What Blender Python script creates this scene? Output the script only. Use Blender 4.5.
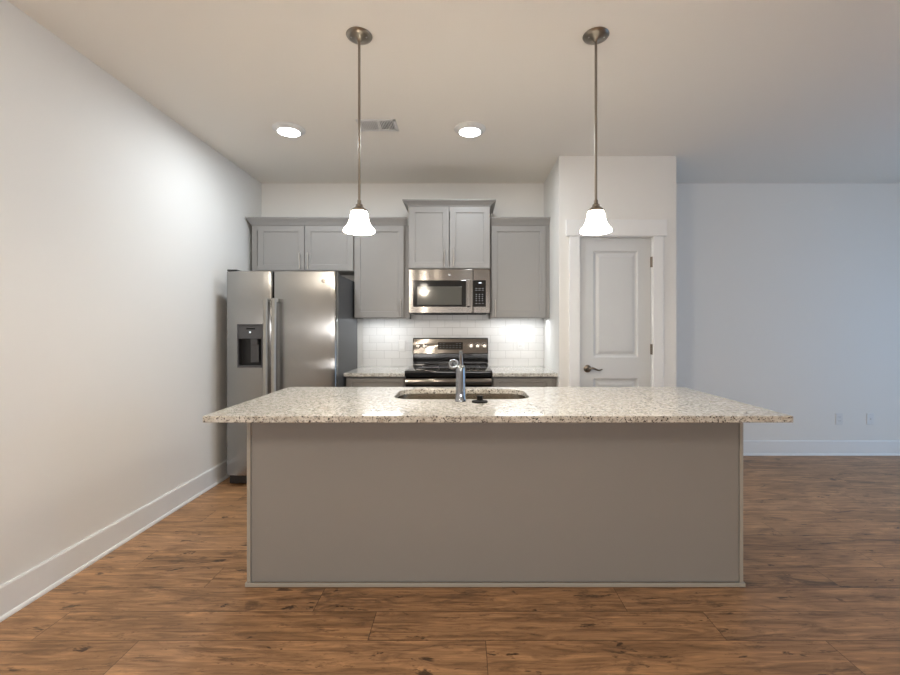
import bpy, bmesh, math, random
from mathutils import Vector, Matrix
random.seed(4)
PI = math.pi
for o in list(bpy.data.objects): bpy.data.objects.remove(o)
S = bpy.context.scene
COL = S.collection

# ------------------------------------------------------------------ camera, world, lights, exposure
EYE = 1.30; CEIL = 2.79; F = 440.0
XL = -2.07; YB = 4.52; XR = 5.7; YR = -3.6
cd = bpy.data.cameras.new('camera'); cam = bpy.data.objects.new('camera', cd); COL.objects.link(cam)
cam.location = (0, 0, EYE); cam.rotation_euler = (PI/2, 0, 0)
cd.sensor_width = 36; cd.lens = F/900*36
cd.shift_x = -13/900; cd.shift_y = -9/900
cd.clip_start = .05
S.camera = cam
S.view_settings.view_transform = 'Standard'; S.view_settings.look = 'None'
S.view_settings.gamma = 1; S.view_settings.use_curve_mapping = False
S.view_settings.exposure = 0.50

W = bpy.data.worlds.new('world'); S.world = W; W.use_nodes = True
W.node_tree.nodes['Background'].inputs[0].default_value = (.45, .62, 1, 1)
W.node_tree.nodes['Background'].inputs[1].default_value = 0.8

def area(name, loc, rot, sx, sy, power, color, spread=PI):
    l = bpy.data.lights.new(name, 'AREA'); l.shape = 'RECTANGLE'; l.size = sx; l.size_y = sy
    l.energy = power; l.color = color; l.spread = spread
    o = bpy.data.objects.new(name, l); o.location = loc; o.rotation_euler = rot; COL.objects.link(o); return o
# unseen daylight: right door guessed from the blue light, rear slit added for fill
area('daylight_right', (XR-.06, 2.45, 1.0), (0, PI/2, 0), 2.0, 1.7, 27, (.28, .60, 1.0))
area('daylight_rear_low', (.6, YR+.06, 1.33), (PI/2, 0, 0), 4.0, .20, 34, (1.0, .96, .92))

CEIL_LAMP_W = 10; CEIL_LAMP_COL = (.89, .95, 1.0)
PEND_W = 11; PEND_COL = (1.0, .87, .70)
FILL_W = 11; FILL_COL = (1.0, .87, .70)
UNDER_W = 1.1; UNDER_COL = (.92, .96, 1.0)

# ------------------------------------------------------------------ helpers
def obj(name, bm, mat, parent=None, smooth=False, mats=None):
    me = bpy.data.meshes.new(name)
    off = Vector((0, 0, 0)); p = parent
    while p: off += p.location; p = p.parent
    bmesh.ops.translate(bm, verts=bm.verts, vec=-off)
    bm.to_mesh(me); bm.free()
    if smooth:
        for f in me.polygons: f.use_smooth = True
    if mats:
        for m in mats: me.materials.append(m)
    else: me.materials.append(mat)
    o = bpy.data.objects.new(name, me); COL.objects.link(o)
    if parent: o.parent = parent
    if smooth: me.set_sharp_from_angle(angle=math.radians(38))
    return o

def tag(o, label, cat, group=None):
    o['label'] = label; o['category'] = cat
    if group: o['group'] = group
    return o

def thing(name, label, cat, loc, group=None):
    o = bpy.data.objects.new(name, None); COL.objects.link(o); o.location = loc
    o.empty_display_size = .1
    return tag(o, label, cat, group)

def struct(name, bm, mat, parent=None, **k):
    o = obj(name, bm, mat, parent, **k)
    if not parent: o['kind'] = 'structure'
    return o

def dup(root, loc, label=None, group=None):
    r = root.copy(); COL.objects.link(r); r.location = loc
    if label: r['label'] = label
    if group: r['group'] = group
    def rec(a, b):
        for ch in list(a.children):
            c = ch.copy(); COL.objects.link(c); c.parent = b
            rec(ch, c)
    rec(root, r)
    return r

def B(): return bmesh.new()

def box(bm, x0, x1, y0, y1, z0, z1, bev=0, seg=2):
    t = bmesh.new()
    bmesh.ops.create_cube(t, size=1)
    for v in t.verts:
        v.co = Vector(((x0+x1)/2+v.co.x*(x1-x0), (y0+y1)/2+v.co.y*(y1-y0), (z0+z1)/2+v.co.z*(z1-z0)))
    if bev: bmesh.ops.bevel(t, geom=t.edges[:], offset=bev, segments=seg, profile=.5, affect='EDGES')
    merge(bm, t); return bm

def merge(bm, t, mi=None):
    me = bpy.data.meshes.new('tmp')
    if mi is not None:
        for f in t.faces: f.material_index = mi
    t.to_mesh(me); t.free(); bm.from_mesh(me); bpy.data.meshes.remove(me)

def lathe(bm, prof, c=(0, 0, 0), n=32, axis='Z'):
    t = bmesh.new(); rings = []
    for r, h in prof:
        ring = []
        if r < 1e-6: ring = [t.verts.new((0, 0, h))]
        else:
            for i in range(n):
                a = 2*PI*i/n; ring.append(t.verts.new((r*math.cos(a), r*math.sin(a), h)))
        rings.append(ring)
    for a, b in zip(rings, rings[1:]):
        for i in range(n):
            j = (i+1) % n
            if len(a) == 1 and len(b) == 1: continue
            if len(a) == 1: t.faces.new((a[0], b[i], b[j]))
            elif len(b) == 1: t.faces.new((a[i], a[j], b[0]))
            else: t.faces.new((a[i], a[j], b[j], b[i]))
    if axis == 'Y': bmesh.ops.rotate(t, verts=t.verts, matrix=Matrix.Rotation(PI/2, 3, 'X'))   # +h -> -Y
    if axis == 'X': bmesh.ops.rotate(t, verts=t.verts, matrix=Matrix.Rotation(PI/2, 3, 'Y'))
    bmesh.ops.translate(t, verts=t.verts, vec=c)
    bmesh.ops.recalc_face_normals(t, faces=t.faces)
    merge(bm, t); return bm

def tube(bm, pts, r, n=12, radii=None):
    pts = [Vector(p) for p in pts]; t = bmesh.new(); rings = []; up = None
    for i, p in enumerate(pts):
        d = (pts[min(i+1, len(pts)-1)]-pts[max(i-1, 0)]).normalized()
        if up is None: up = d.orthogonal().normalized()
        up = (up - d*up.dot(d)).normalized(); s = d.cross(up)
        rr = radii[i] if radii else r
        rings.append([t.verts.new(p+(up*math.cos(2*PI*k/n)+s*math.sin(2*PI*k/n))*rr) for k in range(n)])
    for a, b in zip(rings, rings[1:]):
        for i in range(n): t.faces.new((a[i], a[(i+1) % n], b[(i+1) % n], b[i]))
    t.faces.new(rings[0][::-1]); t.faces.new(rings[-1])
    bmesh.ops.recalc_face_normals(t, faces=t.faces)
    merge(bm, t); return bm

def prism_x(bm, prof, x0, x1):
    """profile of (y,z) points swept along x"""
    t = bmesh.new()
    a = [t.verts.new((x0, y, z)) for y, z in prof]; b = [t.verts.new((x1, y, z)) for y, z in prof]
    n = len(prof)
    for i in range(n): t.faces.new((a[i], a[(i+1) % n], b[(i+1) % n], b[i]))
    t.faces.new(a); t.faces.new(b[::-1]); bmesh.ops.recalc_face_normals(t, faces=t.faces)
    merge(bm, t); return bm

def prism_y(bm, prof, y0, y1):
    t = bmesh.new()
    a = [t.verts.new((x, y0, z)) for x, z in prof]; b = [t.verts.new((x, y1, z)) for x, z in prof]
    n = len(prof)
    for i in range(n): t.faces.new((a[i], a[(i+1) % n], b[(i+1) % n], b[i]))
    t.faces.new(a); t.faces.new(b[::-1]); bmesh.ops.recalc_face_normals(t, faces=t.faces)
    merge(bm, t); return bm

def rings_xz(bm, x0, x1, z0, z1, y, steps):
    """concentric moulded frames on a face looking to -y; steps = [(inset, dy)], last one filled"""
    def q(i, d): return [bm.verts.new(p) for p in ((x0+i, y+d, z0+i), (x1-i, y+d, z0+i), (x1-i, y+d, z1-i), (x0+i, y+d, z1-i))]
    prev = q(0, 0)
    for i, d in steps:
        cur = q(i, d)
        for k in range(4): bm.faces.new((prev[k], prev[(k+1) % 4], cur[(k+1) % 4], cur[k]))
        prev = cur
    bm.faces.new(prev)

def shaker(x0, x1, z0, z1, yf, th=.02, rail=.055, face=-1):
    """recessed-panel door; front at yf, body going to +y (face=-1) or -y (face=1)"""
    t = bmesh.new()
    rings_xz(t, x0+.0015, x1-.0015, z0+.0015, z1-.0015, 0, [(rail-.0015, 0), (rail+.002, .0075), (rail+.006, .008)])
    def q(i, d): return [t.verts.new(p) for p in ((x0+i, d, z0+i), (x1-i, d, z0+i), (x1-i, d, z1-i), (x0+i, d, z1-i))]
    a, b, c = q(.0015, 0), q(0, .0015), q(0, th)
    for p, r in ((b, a), (c, b)):
        for k in range(4): t.faces.new((p[k], p[(k+1) % 4], r[(k+1) % 4], r[k]))
    t.faces.new(c[::-1])
    bmesh.ops.remove_doubles(t, verts=t.verts, dist=1e-5)
    for v in t.verts: v.co.y = yf + (v.co.y if face < 0 else -v.co.y)
    bmesh.ops.recalc_face_normals(t, faces=t.faces)
    return t

def bar_pull(x, z0, z1, yf, parent, face=-1, horiz=False):
    bm = B(); s = face
    if horiz:
        tube(bm, [(x-(z1-z0)/2, yf+s*.028, z0), (x+(z1-z0)/2, yf+s*.028, z0)], .005)
        for e in (-.35, .35): tube(bm, [(x+e*(z1-z0), yf-s*.001, z0), (x+e*(z1-z0), yf+s*.028, z0)], .004)
    else:
        tube(bm, [(x, yf+s*.028, z0), (x, yf+s*.028, z1)], .0055)
        L = z1-z0
        for e in (.15, .85): tube(bm, [(x, yf-s*.001, z0+e*L), (x, yf+s*.028, z0+e*L)], .0045)
    o = obj('handle', bm, M['pull_metal'], parent, smooth=True); o['label'] = 'brushed nickel bar handle'
    return o

# ------------------------------------------------------------------ materials
M = {}
def nt(name):
    m = bpy.data.materials.new(name); m.use_nodes = True
    t = m.node_tree; p = t.nodes['Principled BSDF']
    return m, t, p, t.nodes.new, t.links.new
def simple(name, col, rough=.5, metal=0, bump=0, bscale=200, var=0, spec=.5, **k):
    m, t, p, N, L = nt(name)
    p.inputs['Roughness'].default_value = rough; p.inputs['Metallic'].default_value = metal
    p.inputs['Specular IOR Level'].default_value = spec
    tc = N('ShaderNodeTexCoord'); no = N('ShaderNodeTexNoise'); no.inputs['Scale'].default_value = bscale
    L(tc.outputs['Object'], no.inputs['Vector'])
    mx = N('ShaderNodeMix'); mx.data_type = 'RGBA'
    mx.inputs[6].default_value = (*[c*(1-var) for c in col], 1); mx.inputs[7].default_value = (*[c*(1+var) for c in col], 1)
    L(no.outputs['Fac'], mx.inputs[0]); L(mx.outputs[2], p.inputs['Base Color'])
    if bump:
        b = N('ShaderNodeBump'); b.inputs['Strength'].default_value = bump; b.inputs['Distance'].default_value = .002
        L(no.outputs['Fac'], b.inputs['Height']); L(b.outputs[0], p.inputs['Normal'])
    for kk, v in k.items(): p.inputs[kk.replace('_', ' ')].default_value = v
    M[name] = m; return m
simple('wall_paint', (.78, .775, .75), .75, bump=.12, bscale=260, var=.006)
simple('ceiling_paint', (.84, .81, .75), .85, bump=.2, bscale=180, var=.006)
simple('trim_paint', (.80, .81, .81), .38, var=.005, bscale=20)
simple('door_paint', (.60, .62, .63), .4, var=.005, bscale=20)
simple('cabinet_paint', (.280, .272, .262), .42, var=.012, bscale=12)
simple('edge_trim_paint', (.37, .355, .32), .42, var=.012, bscale=12)  # paler version of the cabinet paint for the island's base and edge trim
simple('cabinet_inside', (.30, .22, .14), .6, var=.05, bscale=30)
simple('nickel', (.62, .60, .57), .34, metal=1, var=.03, bscale=60)
simple('bronze_nickel', (.29, .26, .22), .32, metal=1, var=.03, bscale=60)
simple('lever_nickel', (.20, .17, .14), .3, metal=1, var=.03, bscale=60)
simple('handle_metal', (.34, .33, .30), .42, metal=.6, var=.01)
simple('pull_metal', (.50, .48, .46), .28, metal=1, var=.02)
simple('chrome', (.33, .35, .38), .10, metal=1, var=.01)
simple('black_glass', (.008, .008, .009), .07, var=.0)
simple('black_plastic', (.015, .015, .016), .35, var=.1)
simple('rubber', (.006, .006, .006), .6, var=.1, spec=.2)
simple('fridge_side', (.055, .057, .06), .45, var=.05, bump=.2, bscale=500)
simple('plastic_white', (.72, .72, .71), .35, var=.005)
simple('plastic_gray', (.07, .07, .075), .4, var=.02)
simple('dark_gap', (.01, .01, .01), .8)
simple('duct_gray', (.10, .10, .10), .7, var=.1)
simple('knob_steel', (.78, .72, .64), .22, metal=1, var=.02)
simple('window_tint', (.085, .083, .072), .10, var=.02)
simple('legend_gray', (.16, .17, .19), .5)
simple('glass', (.9, .95, 1), .03, Transmission_Weight=1.0)

def steel(name, col, rough, grain, aniso=.85, bump=.02):
    """brushed stainless; grain = 'V' or 'H'"""
    m, t, p, N, L = nt(name)
    p.inputs['Metallic'].default_value = 1; p.inputs['Anisotropic'].default_value = aniso
    tc = N('ShaderNodeTexCoord'); mp = N('ShaderNodeMapping')
    mp.inputs['Scale'].default_value = (900, 900, 3) if grain == 'V' else (3, 3, 900)
    no = N('ShaderNodeTexNoise'); no.inputs['Scale'].default_value = 1; no.inputs['Detail'].default_value = 3
    L(tc.outputs['Object'], mp.inputs[0]); L(mp.outputs[0], no.inputs['Vector'])
    mr = N('ShaderNodeMapRange'); mr.inputs[3].default_value = rough-.02; mr.inputs[4].default_value = rough+.03
    L(no.outputs['Fac'], mr.inputs[0]); L(mr.outputs[0], p.inputs['Roughness'])
    mx = N('ShaderNodeMix'); mx.data_type = 'RGBA'
    mx.inputs[6].default_value = (*[c*.985 for c in col], 1); mx.inputs[7].default_value = (*[c*1.015 for c in col], 1)
    L(no.outputs['Fac'], mx.inputs[0]); L(mx.outputs[2], p.inputs['Base Color'])
    tg = N('ShaderNodeTangent'); tg.direction_type = 'RADIAL'; tg.axis = 'Z'
    L(tg.outputs[0], p.inputs['Tangent'])
    p.inputs['Anisotropic Rotation'].default_value = .0 if grain == 'V' else .25
    # faint waviness of the sheet
    n2 = N('ShaderNodeTexNoise'); n2.inputs['Scale'].default_value = 2.2; n2.inputs['Detail'].default_value = 1
    L(tc.outputs['Object'], n2.inputs['Vector'])
    b = N('ShaderNodeBump'); b.inputs['Strength'].default_value = bump*10; b.inputs['Distance'].default_value = .01
    L(n2.outputs['Fac'], b.inputs['Height']); L(b.outputs[0], p.inputs['Normal'])
    M[name] = m
steel('steel_v', (.33, .325, .315), .19, 'V', 1.0, bump=.02)
steel('steel_h', (.19, .178, .165), .15, 'H', 1.0, bump=.004)
steel('sink_steel', (.50, .45, .38), .2, 'H', .3)

def emit(name, col, st):
    m, t, p, N, L = nt(name)
    p.inputs['Base Color'].default_value = (.9, .88, .85, 1); p.inputs['Roughness'].default_value = .3
    no = N('ShaderNodeTexNoise'); no.inputs['Scale'].default_value = 14
    tc = N('ShaderNodeTexCoord'); L(tc.outputs['Object'], no.inputs['Vector'])
    mr = N('ShaderNodeMapRange'); mr.inputs[3].default_value = st*.9; mr.inputs[4].default_value = st*1.1
    L(no.outputs['Fac'], mr.inputs[0]); L(mr.outputs[0], p.inputs['Emission Strength'])
    p.inputs['Emission Color'].default_value = (*col, 1)
    M[name] = m
emit('lens_glow', (.93, .96, 1), 14)
emit('lens_warm', (1, .84, .65), 9)
emit('shade_glow', (1, .90, .77), 20)
emit('dome_glow', (1, .85, .66), 8)
emit('bar_glow', (.93, .96, 1), 4)
emit('display_glow', (.5, .75, 1), .5)

def granite():
    m, t, p, N, L = nt('granite')
    p.inputs['Roughness'].default_value = .10; p.inputs['Specular IOR Level'].default_value = .6
    tc = N('ShaderNodeTexCoord')
    def noise(s, d=4, r=.6, dist=0):
        n = N('ShaderNodeTexNoise'); n.inputs['Scale'].default_value = s; n.inputs['Detail'].default_value = d
        n.inputs['Roughness'].default_value = r; n.inputs['Distortion'].default_value = dist
        L(tc.outputs['Object'], n.inputs['Vector']); return n.outputs['Fac']
    def ramp(src, pts):
        r = N('ShaderNodeValToRGB'); e = r.color_ramp.elements
        while len(e) < len(pts): e.new(.5)
        for el, (pp, c) in zip(e, pts): el.position = pp; el.color = (*c, 1)
        L(src, r.inputs[0]); return r.outputs[0]
    def mix(f, a, b):
        x = N('ShaderNodeMix'); x.data_type = 'RGBA'; L(f, x.inputs[0])
        for s, i in ((a, 6), (b, 7)):
            if isinstance(s, tuple): x.inputs[i].default_value = (*s, 1)
            else: L(s, x.inputs[i])
        return x.outputs[2]
    base = ramp(noise(38, 5, .65), [(.28, (.34, .31, .265)), (.42, (.50, .48, .43)), (.56, (.63, .615, .57)), (.75, (.75, .74, .71))])
    k, w = (0, 0, 0), (1, 1, 1)
    tan = mix(ramp(noise(20, 5, .7, .6), [(.59, k), (.68, (.7, .7, .7))]), base, (.36, .28, .20))
    gry = mix(ramp(noise(75, 3, .6, .3), [(.595, k), (.66, w)]), tan, (.20, .185, .175))
    blk = mix(ramp(noise(120, 2, .55, .4), [(.59, k), (.63, w)]), gry, (.035, .03, .03))
    big = mix(ramp(noise(48, 3, .75, 1.2), [(.615, k), (.66, w)]), blk, (.07, .05, .045))
    L(big, p.inputs['Base Color'])
    M['granite'] = m
granite()

def tile():
    m, t, p, N, L = nt('subway_tile')
    tc = N('ShaderNodeTexCoord'); sp = N('ShaderNodeSeparateXYZ'); cb = N('ShaderNodeCombineXYZ')
    L(tc.outputs['Object'], sp.inputs[0]); L(sp.outputs[0], cb.inputs[0]); L(sp.outputs[2], cb.inputs[1])
    mp = N('ShaderNodeMapping'); mp.inputs['Location'].default_value = (.03, -.915, 0)
    L(cb.outputs[0], mp.inputs[0])
    br = N('ShaderNodeTexBrick'); L(mp.outputs[0], br.inputs['Vector'])
    br.inputs['Scale'].default_value = 1; br.inputs['Brick Width'].default_value = .1555; br.inputs['Row Height'].default_value = .079
    br.inputs['Mortar Size'].default_value = .0018; br.inputs['Mortar Smooth'].default_value = .3
    br.inputs['Color1'].default_value = (.74, .74, .73, 1); br.inputs['Color2'].default_value = (.70, .70, .69, 1)
    br.inputs['Mortar'].default_value = (.50, .50, .49, 1)
    L(br.outputs['Color'], p.inputs['Base Color'])
    b = N('ShaderNodeBump'); b.invert = True; b.inputs['Strength'].default_value = .5; b.inputs['Distance'].default_value = .002
    L(br.outputs['Fac'], b.inputs['Height']); L(b.outputs[0], p.inputs['Normal'])
    p.inputs['Roughness'].default_value = .15
    M['tile'] = m
tile()

def wood():
    m, t, p, N, L = nt('wood_planks')
    tc = N('ShaderNodeTexCoord'); at = N('ShaderNodeAttribute'); at.attribute_name = 'plank'
    sp = N('ShaderNodeSeparateXYZ'); L(at.outputs['Color'], sp.inputs[0])   # r = tone, g = offset, b unused
    of = N('ShaderNodeVectorMath'); of.operation = 'SCALE'; of.inputs['Scale'].default_value = 37
    L(at.outputs['Color'], of.inputs[0])
    ad = N('ShaderNodeVectorMath'); ad.operation = 'ADD'
    L(tc.outputs['Object'], ad.inputs[0]); L(of.outputs[0], ad.inputs[1])
    def noise(sc, s, d=5, r=.6, dist=0):
        mp = N('ShaderNodeMapping'); mp.inputs['Scale'].default_value = sc; L(ad.outputs[0], mp.inputs[0])
        n = N('ShaderNodeTexNoise'); n.inputs['Scale'].default_value = s; n.inputs['Detail'].default_value = d
        n.inputs['Roughness'].default_value = r; n.inputs['Distortion'].default_value = dist
        L(mp.outputs[0], n.inputs['Vector']); return n.outputs['Fac']
    def ramp(src, pts):
        r = N('ShaderNodeValToRGB'); e = r.color_ramp.elements
        while len(e) < len(pts): e.new(.5)
        for el, (pp, c) in zip(e, pts): el.position = pp; el.color = (*c, 1)
        L(src, r.inputs[0]); return r.outputs[0]
    def mix(f, a, b, mode='MIX', fv=None):
        x = N('ShaderNodeMix'); x.data_type = 'RGBA'; x.blend_type = mode
        if fv is None: L(f, x.inputs[0])
        else: x.inputs[0].default_value = fv
        for s, i in ((a, 6), (b, 7)):
            if isinstance(s, tuple): x.inputs[i].default_value = (*s, 1)
            else: L(s, x.inputs[i])
        return x.outputs[2]
    tone = ramp(sp.outputs[0], [(0, (.335, .189, .095)), (.35, (.36, .204, .103)), (.7, (.39, .223, .115)), (1, (.425, .250, .137))])
    g1 = ramp(noise((1.1, 9, 1), 3.2, 6, .62, 1.0), [(.25, (.42, .38, .34)), (.5, (1.0, .97, .93)), (.72, (1.6, 1.55, 1.45))])
    c = mix(None, tone, g1, 'MULTIPLY', 1)
    g2 = ramp(noise((.9, 26, 1), 3.4, 5, .62, .4), [(.3, (.76, .74, .72)), (.52, (1, 1, 1)), (.75, (1.13, 1.12, 1.10))])
    c = mix(None, c, g2, 'MULTIPLY', 1)
    k, w = (0, 0, 0), (1, 1, 1)
    # dark smoky patches and knots
    c = mix(ramp(noise((1.1, 4.2, 1), 2.3, 5, .7, .8), [(.56, k), (.70, (.75, .75, .75))]), c, (.060, .036, .024))
    c = mix(ramp(noise((2.0, 6, 1), 2.6, 4, .68, .5), [(.625, k), (.675, (.85, .85, .85))]), c, (.045, .026, .018))
    c = mix(ramp(noise((1.0, 3.4, 1), 11, 5, .75, .3), [(.57, k), (.68, (.55, .55, .55))]), c, (.07, .040, .024))
    # seams: uv = metres from the plank's edges
    uv = N('ShaderNodeUVMap'); uv.uv_map = 'seam'; su = N('ShaderNodeSeparateXYZ'); L(uv.outputs[0], su.inputs[0])
    at2 = N('ShaderNodeAttribute'); at2.attribute_name = 'psize'; s2 = N('ShaderNodeSeparateXYZ'); L(at2.outputs['Vector'], s2.inputs[0])
    def edge(u, size):
        a = N('ShaderNodeMath'); a.operation = 'SUBTRACT'; L(size, a.inputs[0]); L(u, a.inputs[1])
        b = N('ShaderNodeMath'); b.operation = 'MINIMUM'; L(a.outputs[0], b.inputs[0]); L(u, b.inputs[1]); return b.outputs[0]
    mn = N('ShaderNodeMath'); mn.operation = 'MINIMUM'
    L(edge(su.outputs[0], s2.outputs[0]), mn.inputs[0]); L(edge(su.outputs[1], s2.outputs[1]), mn.inputs[1])
    mr = N('ShaderNodeMapRange'); mr.inputs[1].default_value = .0006; mr.inputs[2].default_value = .0022
    mr.inputs[3].default_value = .75; mr.inputs[4].default_value = 0
    L(mn.outputs[0], mr.inputs[0])
    c = mix(mr.outputs[0], c, (.03, .018, .012))
    L(c, p.inputs['Base Color'])
    b = N('ShaderNodeBump'); b.inputs['Strength'].default_value = .25; b.inputs['Distance'].default_value = .002
    L(g2, b.inputs['Height']); L(b.outputs[0], p.inputs['Normal'])
    p.inputs['Roughness'].default_value = .40; p.inputs['Specular IOR Level'].default_value = .4
    M['wood'] = m
wood()

# ------------------------------------------------------------------ floor: one mesh of planks
def make_floor():
    bm = B(); uvl = bm.loops.layers.uv.new('seam')
    cl = bm.loops.layers.float_color.new('plank'); sl = bm.faces.layers.float_vector.new('psize')
    w = .187; rnd = random.Random(12)
    fixed = {-1: [-2.8, -1.35, .094, 1.51, 2.9], 0: [-3.2, -1.80, -.397, 1.10, 2.5], 1: [-2.1, -.69, .755, 2.2], 2: [-2.9, -1.3, .2, 1.9]}
    y = 1.833; n0 = math.floor((YR-.1-y)/w); n1 = math.ceil((YB+.2-y)/w)
    def cut(lo, hi):
        return lo, hi
    for r in range(n0, n1):
        ya, yb = y+r*w, y+(r+1)*w
        # plank r spans from the seam at y + r*w
        key = r+1 if r+1 in (0, 1, 2) else None
        js = fixed.get(r if r in (-1, 0, 1, 2) else None)
        if js is None:
            x = XL-rnd.uniform(.1, 1.4); js = []
            while x < XR+.1: js.append(x); x += rnd.choice((1.22, 1.5, 1.82))*rnd.uniform(.9, 1.05)
        js = [XL-1.6]+[j for j in js]; 
        while js[-1] < XR+.2: js.append(js[-1]+rnd.uniform(1.2, 1.7))
        js = sorted(set(js))
        ya_, yb_ = max(ya, YR-.1), min(yb, YB+.1)
        for a, b in zip(js, js[1:]):
            a_, b_ = max(a, XL-.1), min(b, XR+.1)
            if b_-a_ < .01 or yb_-ya_ < .005: continue
            vs = [bm.verts.new(p) for p in ((a_, ya_, 0), (b_, ya_, 0), (b_, yb_, 0), (a_, yb_, 0))]
            f = bm.faces.new(vs); f[sl] = Vector((b-a, yb-ya, 0))
            c = (rnd.random(), rnd.random(), rnd.random(), 1)
            for lp in f.loops:
                lp[cl] = c; lp[uvl].uv = (lp.vert.co.x-a, lp.vert.co.y-ya)
    return bm
fl = struct('floor', make_floor(), M['wood'])
fl['label'] = 'brown wood plank floor'

# ------------------------------------------------------------------ room shell
bm = B(); box(bm, XL-.1, XR+.1, YR-.1, YB+.1, CEIL, CEIL+.1); struct('ceiling', bm, M['ceiling_paint'])
bm = B(); box(bm, XL-.1, XL, YR-.1, YB+.1, 0, CEIL); struct('wall_left', bm, M['wall_paint'])
bm = B(); box(bm, XL, XR, YB, YB+.1, 0, CEIL); struct('wall_back', bm, M['wall_paint'])
# right wall with an unseen glazed door, added where the blue light comes from
DY0, DY1, DZ = 1.55, 3.35, 2.1
bm = B()
box(bm, XR, XR+.1, YR-.1, DY0, 0, CEIL); box(bm, XR, XR+.1, DY1, YB+.1, 0, CEIL); box(bm, XR, XR+.1, DY0, DY1, DZ, CEIL)
struct('wall_right', bm, M['wall_paint'])
WX0, WX1 = -1.45, 2.65
WROWS = ((1.20, 1.46),)  # added slit window, unseen, shaped to throw a light band on the refrigerator
bm = B()
box(bm, XL, WX0, YR-.1, YR, 0, CEIL); box(bm, WX1, XR, YR-.1, YR, 0, CEIL)
for a, b in ((0, 1.20), (1.46, CEIL)): box(bm, WX0, WX1, YR-.1, YR, a, b)
struct('wall_rear', bm, M['wall_paint'])
for i, (za, zb) in enumerate(WROWS):
    bm = B()
    for k in range(5):
        x = WX0+.015+(WX1-WX0-.03)*k/4; box(bm, x-.015, x+.015, YR-.08, YR-.03, za, zb)
    for a, b in ((za, za+.03), (zb-.03, zb)): box(bm, WX0, WX1, YR-.08, YR-.03, a, b)
    w = struct('window_%d' % (i+1), bm, M['trim_paint'])
    bm = B(); box(bm, WX0+.03, WX1-.03, YR-.06, YR-.054, za+.03, zb-.03); struct('window_pane', bm, M['glass'], w)
bm = B()
for a, b in ((DY0, DY0+.07), ((DY0+DY1)/2-.05, (DY0+DY1)/2+.05), (DY1-.07, DY1)): box(bm, XR+.03, XR+.08, a, b, 0, DZ)
for a, b in ((0, .1), (DZ-.07, DZ)): box(bm, XR+.03, XR+.08, DY0, DY1, a, b)
w = struct('door_2', bm, M['trim_paint'])
bm = B(); box(bm, XR+.05, XR+.056, DY0+.07, DY1-.07, .1, DZ-.07); struct('door_pane', bm, M['glass'], w)

# pantry block
PX0, PX1, PY = .83, 1.842, 3.80
OX0, OX1, OZ = 1.000, 1.642, 2.098       # rough opening
bm = B()
box(bm, PX0, OX0, PY, PY+.1, 0, CEIL); box(bm, OX1, PX1, PY, PY+.1, 0, CEIL); box(bm, OX0, OX1, PY, PY+.1, OZ, CEIL)
box(bm, PX0, PX0+.1, PY+.1, YB, 0, CEIL); box(bm, PX1-.1, PX1, PY+.1, YB, 0, CEIL)
struct('wall_pantry', bm, M['wall_paint'])

# pantry door
d1 = bpy.data.objects.new('door_1', None); COL.objects.link(d1); d1.location = (1.321, PY, 0); d1['kind'] = 'structure'
d1['label'] = 'white two-panel pantry door with dark lever handle'
bm = B()
x0, x1, z0, z1 = 1.014, 1.628, .012, 2.083; yf = PY+.012
PA, PB = 1.129, 1.517
rows = [(.22, .868), (1.05, 1.972)]
def quad(bm, a, b, c, d, y): bm.faces.new([bm.verts.new(p) for p in ((a, y, c), (b, y, c), (b, y, d), (a, y, d))])
quad(bm, x0, PA, z0, z1, yf); quad(bm, PB, x1, z0, z1, yf)
for a, b in ((z0, rows[0][0]), (rows[0][1], rows[1][0]), (rows[1][1], z1)): quad(bm, PA, PB, a, b, yf)
for a, b in rows: rings_xz(bm, PA, PB, a, b, yf, [(.004, .003), (.012, .009), (.024, .011), (.028, .011), (.050, .0045), (.056, .004)])
quad(bm, x0, x1, z0, z1, yf+.035)
for a, b in (((x0, z0), (x0, z1)), ((x1, z0), (x1, z1)), ((x0, z0), (x1, z0)), ((x0, z1), (x1, z1))):
    bm.faces.new([bm.verts.new(p) for p in ((a[0], yf, a[1]), (b[0], yf, b[1]), (b[0], yf+.035, b[1]), (a[0], yf+.035, a[1]))])
bmesh.ops.remove_doubles(bm, verts=bm.verts, dist=1e-5); bmesh.ops.recalc_face_normals(bm, faces=bm.faces)
struct('door_leaf', bm, M['door_paint'], d1)
bm = B()   # jamb
box(bm, OX0, 1.011, PY-.001, PY+.1, 0, OZ); box(bm, 1.631, OX1, PY-.001, PY+.1, 0, OZ); box(bm, OX0, OX1, PY-.001, PY+.1, 2.087, OZ)
struct('door_jamb', bm, M['trim_paint'], d1)
bm = B()
box(bm, .917, 1.004, PY-.02, PY, 0, 2.095, .003); box(bm, 1.638, 1.725, PY-.02, PY, 0, 2.095, .003)
box(bm, .888, 1.752, PY-.026, PY, 2.095, 2.235, .003)
struct('door_casing', bm, M['trim_paint'], d1)
bm = B(); c = (1.092-.014, yf, .952)
lathe(bm, [(0, 0), (.033, 0), (.033, .004), (.028, .010), (.014, .014), (.011, .02), (.011, .045), (0, .045)], c, 28, 'Y')
pts = [(c[0]+.115*s, yf-.042-.008*math.sin(PI*s), c[2]-.001+.009*math.sin(2*PI*s)) for s in [i/10 for i in range(11)]]
tube(bm, [(c[0]-.012, yf-.042, c[2])]+pts, .008, 12, [.010]+[.0105-.005*i/10 for i in range(11)])
o = struct('door_handle', bm, M['lever_nickel'], d1, smooth=True)
for zz in (1.875, 1.12, .25):
    bm = B(); tube(bm, [(1.633, yf-.008, zz-.045), (1.633, yf-.008, zz+.045)], .007, 10); box(bm, 1.622, 1.640, yf-.004, yf+.002, zz-.045, zz+.045)
    struct('hinge', bm, M['lever_nickel'], d1)

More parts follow.
